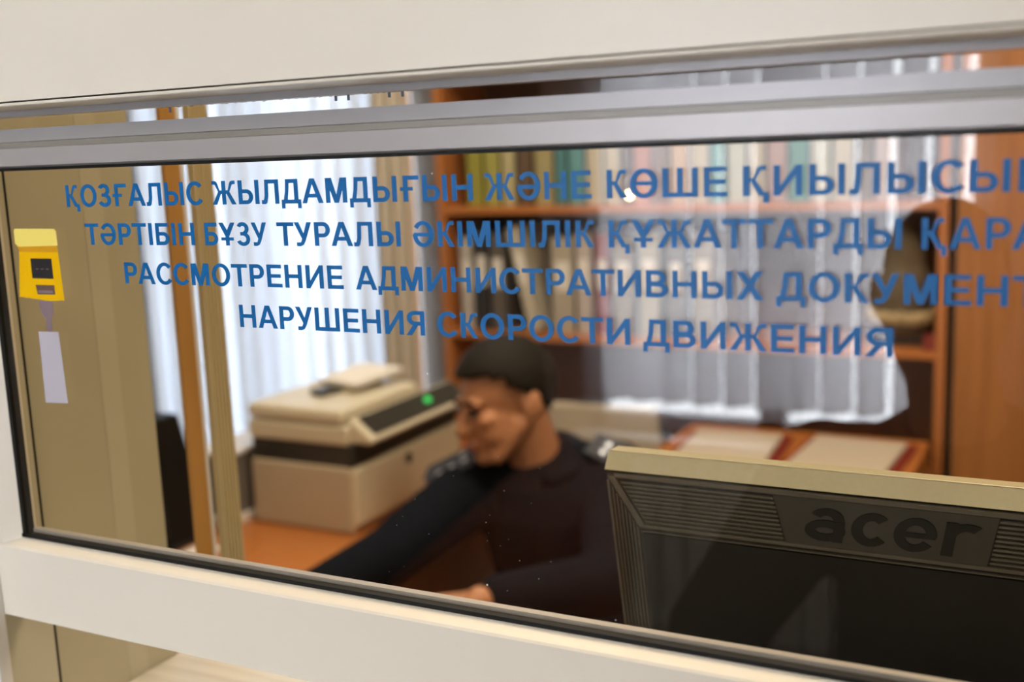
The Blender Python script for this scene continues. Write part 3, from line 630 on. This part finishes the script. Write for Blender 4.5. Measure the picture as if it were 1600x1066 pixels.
def office_chair(cx, cy_, rz, seat_z, top, label, fab, tall=.0):
    t = empty('office_chair', (0, 0, 0), label, 'chair')
    MB().box(-.21, .21, -.20, .20, seat_z - .06, seat_z).build('seat', fab, t, bevel=.025)
    MB().prism([(-.19, .20, seat_z + .14), (.19, .20, seat_z + .14), (.15, .215, top), (-.15, .215, top)], (0, .03, .0)).build('backrest', fab, t, bevel=.012)
    arc = [(.205 * math.cos(a), .235, top - .16 + .165 * math.sin(a)) for a in [PI * k / 16 for k in range(17)]]
    MB().tube([(-.205, .235, seat_z - .03)] + arc[::-1] + [(.205, .235, seat_z - .03)], .011).build('back_frame', 'blackm', t)
    for sx in (-.18, .18):
        for s2 in (-.17, .19): MB().tube([(sx, s2, 0), (sx * .95, s2 * .95, seat_z - .05)], .012).build('leg', 'blackm', t)
    t.location = (cx, cy_, 0); t.rotation_euler = (0, 0, R(rz)); return t
office_chair(-1.13, 2.53, 6, .42, .815, 'beige padded chair with curved dark frame behind the man\'s shoulder', 'chair')

# ------------------------------------------------------------------ people
def head_prims(pos, rot):
    T = lambda v: pos + rot @ (Vector(v) * .93)
    E = lambda c, r: ('ell', T(c), tuple(q * .93 for q in r), rot)
    C = lambda a, b, ra, rb_: ('cap', T(a), T(b), ra, rb_)
    P = [E((-.014, 0, .030), (.097, .076, .087)), E((.020, 0, -.028), (.070, .064, .070)), E((.030, 0, -.075), (.052, .050, .036)), E((.068, 0, -.100), (.024, .028, .018)),
         C((.086, 0, .012), (.108, 0, -.030), .008, .0125), E((.100, .010, -.034), (.011, .010, .008)), E((.100, -.010, -.034), (.011, .010, .008)),
         E((.080, .030, .022), (.014, .026, .009)), E((.080, -.030, .022), (.014, .026, .009)),
         E((.060, .040, -.016), (.026, .022, .018)), E((.060, -.040, -.016), (.026, .022, .018)), E((.036, .036, -.045), (.046, .026, .042)), E((.036, -.036, -.045), (.046, .026, .042)),
         E((.086, 0, -.064), (.012, .024, .007)), E((.084, 0, -.077), (.012, .020, .007)),
         C((.0, .052, -.045), (.055, .030, -.095), .024, .020), C((.0, -.052, -.045), (.055, -.030, -.095), .024, .020)]
    for s_ in (1, -1):
        P += [E((-.022, s_ * .081, -.012), (.020, .010, .033)), E((-.033, s_ * .090, -.006), (.013, .008, .030)), E((-.015, s_ * .077, -.038), (.010, .008, .010))]
    return P, T
def dress_head(pos, rot, parent, T, hairline=.074, hair='hair'):
    hb = MB(); hb.ell((0, 0, 0), (1, 1, 1), seg=40, rings=28)
    kill = []
    for f in hb.bm.faces:
        c = f.calc_center_median(); x_, y_, z_ = -.014 + c.x * .101, c.y * .080, .032 + c.z * .092
        lim = hairline if x_ > .045 else (hairline - (.045 - x_) / .06 * .045 if x_ > -.015 else .029 - (-.015 - x_) / .1 * .095)
        if z_ < lim: kill.append(f)
    bmesh.ops.delete(hb.bm, geom=kill, context='FACES')
    for v in hb.bm.verts:
        q = Vector((-.014 + v.co.x * .1005, v.co.y * .079, .032 + v.co.z * .0915))
        q += Vector((random.uniform(-1, 1), random.uniform(-1, 1), random.uniform(-1, 1))) * .0012
        v.co = T(q)
    h = hb.build('hair', hair, parent, smooth=True)
    so = h.modifiers.new('thick', 'SOLIDIFY'); so.thickness = .012; so.offset = -1
    for s_ in (1, -1):
        e = MB().ell(T((.0845, s_ * .031, .004)), (.010, .0135, .0062), rot).build('eye', 'eye', parent, smooth=True)
        MB().tube([T((.094, s_ * .014, .023)), T((.095, s_ * .030, .029)), T((.082, s_ * .050, .024))], [.0035, .0045, .003]).build('eyebrow', hair, parent)
    MB().ell(T((.0925, 0, -.0655)), (.006, .020, .0045), rot).ell(T((.0915, 0, -.0755)), (.006, .017, .005), rot).build('lips', 'lips', parent, smooth=True)
def rot_face(yaw, pitch, roll=0):
    return (Euler((0, 0, R(yaw))).to_matrix() @ Euler((0, R(pitch), 0)).to_matrix() @ Euler((R(roll), 0, 0)).to_matrix())
def hand_prims(wrist, d, up_, curl=.35, size=1.0, side=1):
    d = Vector(d).normalized(); u = Vector(up_).normalized(); s_ = d.cross(u).normalized() * side; u = s_.cross(d).normalized() * side
    w0 = Vector(wrist); P = []
    for k in range(4):
        o = s_ * ((k - 1.5) * .020 * size)
        P.append(('cap', w0 + d * .012 + o * .7, w0 + d * .085 * size + o, .0125, .0115, 6, 12))
        L = (.066, .078, .074, .058)[k] * size; p = w0 + d * .088 * size + o * 1.05
        for j, fr in enumerate((.42, .32, .26)):
            a = curl * (j + .6); q = p + (d * math.cos(a) - u * math.sin(a)) * L * fr + o * .03
            P.append(('cap', p, q, .0092 - j * .0008, .0086 - j * .0008, 4, 10)); p = q
    p = w0 + d * .025 - s_ * .030 * size; q = p + (d * .55 - s_ * .75 - u * .25) * .042 * size; r_ = q + (d * .85 - s_ * .25 - u * .3) * .034 * size
    P += [('cap', p, q, .0135, .011, 5, 10), ('cap', q, r_, .0105, .009, 4, 10)]
    return P
# the clerk
hp = Vector((-.985, 1.86, 1.033)); hr = rot_face(-126, 11, 4)
P, T = head_prims(hp, hr)
neck0, neck1 = T((-.030, 0, -.050)), Vector((-.945, 1.93, .865))
wrR = Vector((-1.13, 1.345, .790)); wrL = Vector((-.850, 1.495, .788))
P += [('cap', neck0, neck1, .055, .060), ('ell', (-.945, 1.95, .80), (.15, .09, .11)), ('cap', (-.945, 1.96, .80), (-.93, 2.08, .50), .12, .13),
      ('cap', (-1.075, 1.89, .84), (-1.085, 1.585, .797), .048, .040), ('cap', (-1.085, 1.585, .797), wrR, .040, .026),
      ('cap', (-.80, 1.98, .86), (-.72, 1.74, .75), .048, .040), ('cap', (-.72, 1.74, .75), wrL, .040, .026),
      ('cap', (-1.03, 2.06, .50), (-1.05, 1.66, .49), .085, .062), ('cap', (-.83, 2.06, .50), (-.80, 1.66, .49), .085, .062),
      ('cap', (-1.05, 1.66, .49), (-1.05, 1.70, .09), .058, .040), ('cap', (-.80, 1.66, .49), (-.80, 1.70, .09), .058, .040),
      ('cap', (-1.05, 1.72, .045), (-1.06, 1.54, .035), .042, .034), ('cap', (-.80, 1.72, .045), (-.79, 1.54, .035), .042, .034)]
P += hand_prims(wrR, (.3, -1, -.12), (0, 0, 1), .25, side=-1) + hand_prims(wrL, (-.9, -.4, -.13), (0, 0, 1), .3)
man = blob(P, 'person', 'skin', None, .005, 7, origin=(-.945, 2.0, 0))
tag(man, 'seated man with short dark hair in navy uniform, looking down left behind the glass', 'person')
dress_head(hp, hr, man, T)
jk = blob([('ell', (-.945, 1.95, .805), (.175, .118, .115)), ('cap', (-.945, 1.965, .80), (-.93, 2.09, .48), .150, .160),
      ('cap', (-1.065, 1.90, .842), (-1.085, 1.585, .801), .076, .056), ('cap', (-1.085, 1.585, .801), (-1.125, 1.38, .792), .055, .038),
      ('cap', (-.805, 1.985, .865), (-.72, 1.74, .75), .072, .058), ('cap', (-.72, 1.74, .75), (-.832, 1.53, .785), .056, .040),
      ('cap', (-1.02, 1.90, .868), (-.87, 1.97, .882), .055, .055)], 'jacket', 'navy', man, .007, 8)
col = MB().tube([Vector((-.945, 1.915, .905)) + Vector((.082 * math.cos(a), .070 * math.sin(a), -.012 * math.cos(a) + .016 * math.sin(a))) for a in [R(-60 + 300 * k / 24) for k in range(25)]], .017)
col.build('collar', 'navy', man, smooth=True)
trs = blob([('cap', (-1.03, 2.06, .49), (-1.05, 1.65, .49), .105, .082), ('cap', (-.83, 2.06, .49), (-.80, 1.65, .49), .105, .082),
      ('cap', (-1.05, 1.65, .49), (-1.05, 1.70, .12), .078, .062), ('cap', (-.80, 1.65, .49), (-.80, 1.70, .12), .078, .062)], 'trousers', 'navy', man, .01, 5)
for xx in (-1.05, -.80): blob([('cap', (xx, 1.73, .050), (xx, 1.53, .044), .050, .043)], 'shoe', 'blackm', man, .01, 3)
def star(mb, c, rad, ax, ay, nrm):
    pts = []
    for k in range(10):
        rr = rad if k % 2 == 0 else rad * .42
        pts.append(c + ax * rr * math.cos(PI * k / 5) + ay * rr * math.sin(PI * k / 5))
    mb.prism(pts, nrm * .002)
for c, ax, sgn in ((Vector((-1.088, 1.838, .897)), Vector((-.80, -.40, -.42)), 1), (Vector((-.785, 1.945, .918)), Vector((.85, -.1, -.25)), -1)):
    ax = ax.normalized(); nr = Vector((ax.x * .25, -.55, .85)); nr = (nr - ax * nr.dot(ax)).normalized(); ay = nr.cross(ax)
    b = MB(); b.prism([c + ax * i + ay * j for i, j in ((-.06, -.028), (.052, -.030), (.066, 0), (.052, .030), (-.06, .028))], nr * .008)  # epaulette, enlarged to take in a slate reflection on the shoulder
    e = b.build('epaulette', 'epaul', man)
    s_ = MB()
    for k in range(4): star(s_, c + ax * (-.025 + (k % 3) * .028) + ay * (.008 if k < 3 else -.012) + nr * .008, .0085, ax, ay, nr)
    s_.build('star', 'silver', e)
office_chair(-.93, 2.08, 0, .38, .74, 'dark office chair under the seated man', 'blackm')

# the photographer, seen only as a dark mirror image in the glass
php = Vector((-.150, -.25, 1.315)); phr = rot_face(84, 4)
P, T = head_prims(php, phr)
wl = Vector((-.36, -.12, .78)); wrr = Vector((.085, -.13, 1.40))
P += [('cap', T((-.03, 0, -.05)), (-.13, -.31, 1.10), .056, .062), ('ell', (-.13, -.34, 1.00), (.17, .10, .13)), ('cap', (-.13, -.34, 1.0), (-.13, -.40, .72), .125, .13),
      ('cap', (-.32, -.33, 1.04), (-.45, -.30, .80), .05, .042), ('cap', (-.45, -.30, .80), wl, .04, .028),
      ('cap', (.07, -.33, 1.06), (.19, -.22, 1.16), .05, .042), ('cap', (.19, -.22, 1.16), wrr, .04, .028),
      ('cap', (-.22, -.42, .70), (-.23, -.30, .40), .09, .06), ('cap', (-.04, -.42, .70), (-.03, -.30, .40), .09, .06),
      ('cap', (-.23, -.30, .40), (-.23, -.40, .08), .06, .04), ('cap', (-.03, -.30, .40), (-.03, -.40, .08), .06, .04),
      ('cap', (-.23, -.42, .045), (-.23, -.24, .035), .042, .034), ('cap', (-.03, -.42, .045), (-.03, -.24, .035), .042, .034)]
P += hand_prims(wl, (.3, .5, -.7), (-1, 0, .2), .3) + hand_prims(wrr, (-.2, .1, 1), (0, -1, 0), .5)
pho = blob(P, 'person', 'skin', None, .006, 4, origin=(-.13, -.35, 0))
tag(pho, 'person in a dark coat holding up a camera, a dark mirror image at right', 'person')
dress_head(php, phr, pho, T)
blob([('ell', (-.13, -.34, 1.00), (.21, .135, .14)), ('cap', (-.13, -.35, 1.0), (-.13, -.40, .62), .165, .18), ('cap', (-.26, -.33, 1.065), (0, -.33, 1.065), .062, .062),
      ('cap', (-.31, -.33, 1.04), (-.46, -.30, .80), .085, .072), ('cap', (-.46, -.30, .80), (-.375, -.15, .782), .07, .045),
      ('cap', (.06, -.33, 1.05), (.19, -.22, 1.16), .08, .066), ('cap', (.19, -.22, 1.16), (.10, -.14, 1.36), .062, .042)], 'coat', 'coat', pho, .009, 8)
blob([('cap', (-.22, -.42, .68), (-.23, -.30, .40), .105, .08), ('cap', (-.04, -.42, .68), (-.03, -.30, .40), .105, .08),
      ('cap', (-.23, -.30, .40), (-.23, -.40, .10), .078, .06), ('cap', (-.03, -.30, .40), (-.03, -.40, .10), .078, .06)], 'trousers', 'blackm', pho, .01, 5)
for xx in (-.23, -.03): blob([('cap', (xx, -.43, .050), (xx, -.23, .044), .050, .043)], 'shoe', 'blackm', pho, .01, 3)
pc = empty('photo_camera', (0.02, -.11, 1.46), 'black photo camera held up by the mirrored person', 'camera')
MB().box(-.05, .07, -.13, -.085, 1.462, 1.545).build('camera_body', 'black', pc, bevel=.008)
MB().tube([(0, -.085, 1.51), (0, -.02, 1.51)], .030, 24).build('lens', 'black', pc)

# brown panel added to give a sloping brown reflection in the glass
bp = MB().prism([(-1.31, -1.745, .72), (-2.00, -1.745, .12), (-2.00, -1.745, .02), (-1.16, -1.745, .02), (-1.16, -1.745, .60), (-1.31, -1.745, .60)], (0, .03, 0))
tag(bp.build('reflection_panel', 'brown'), 'sloping brown wooden panel added for its reflection, left of the radiator, mirrored in the glass', 'panel')
rd = empty('radiator', (-.67, -1.70, .12), 'white ribbed radiator below the corridor window, mirrored in the glass', 'radiator')
for k in range(11):
    q = MB().box(-1.115 + k * .081, -1.048 + k * .081, -1.745, -1.655, .14, .63).build('rib', 'white_trim', rd, bevel=.012)
MB().tube([(-1.12, -1.70, .59), (-.22, -1.70, .59)], .018).tube([(-1.12, -1.70, .18), (-.22, -1.70, .18)], .018).build('pipe', 'white_trim', rd)
for xx in (-1.0, -.35): MB().box(xx, xx + .03, -1.73, -1.67, 0, .15).build('foot', 'white_trim', rd)
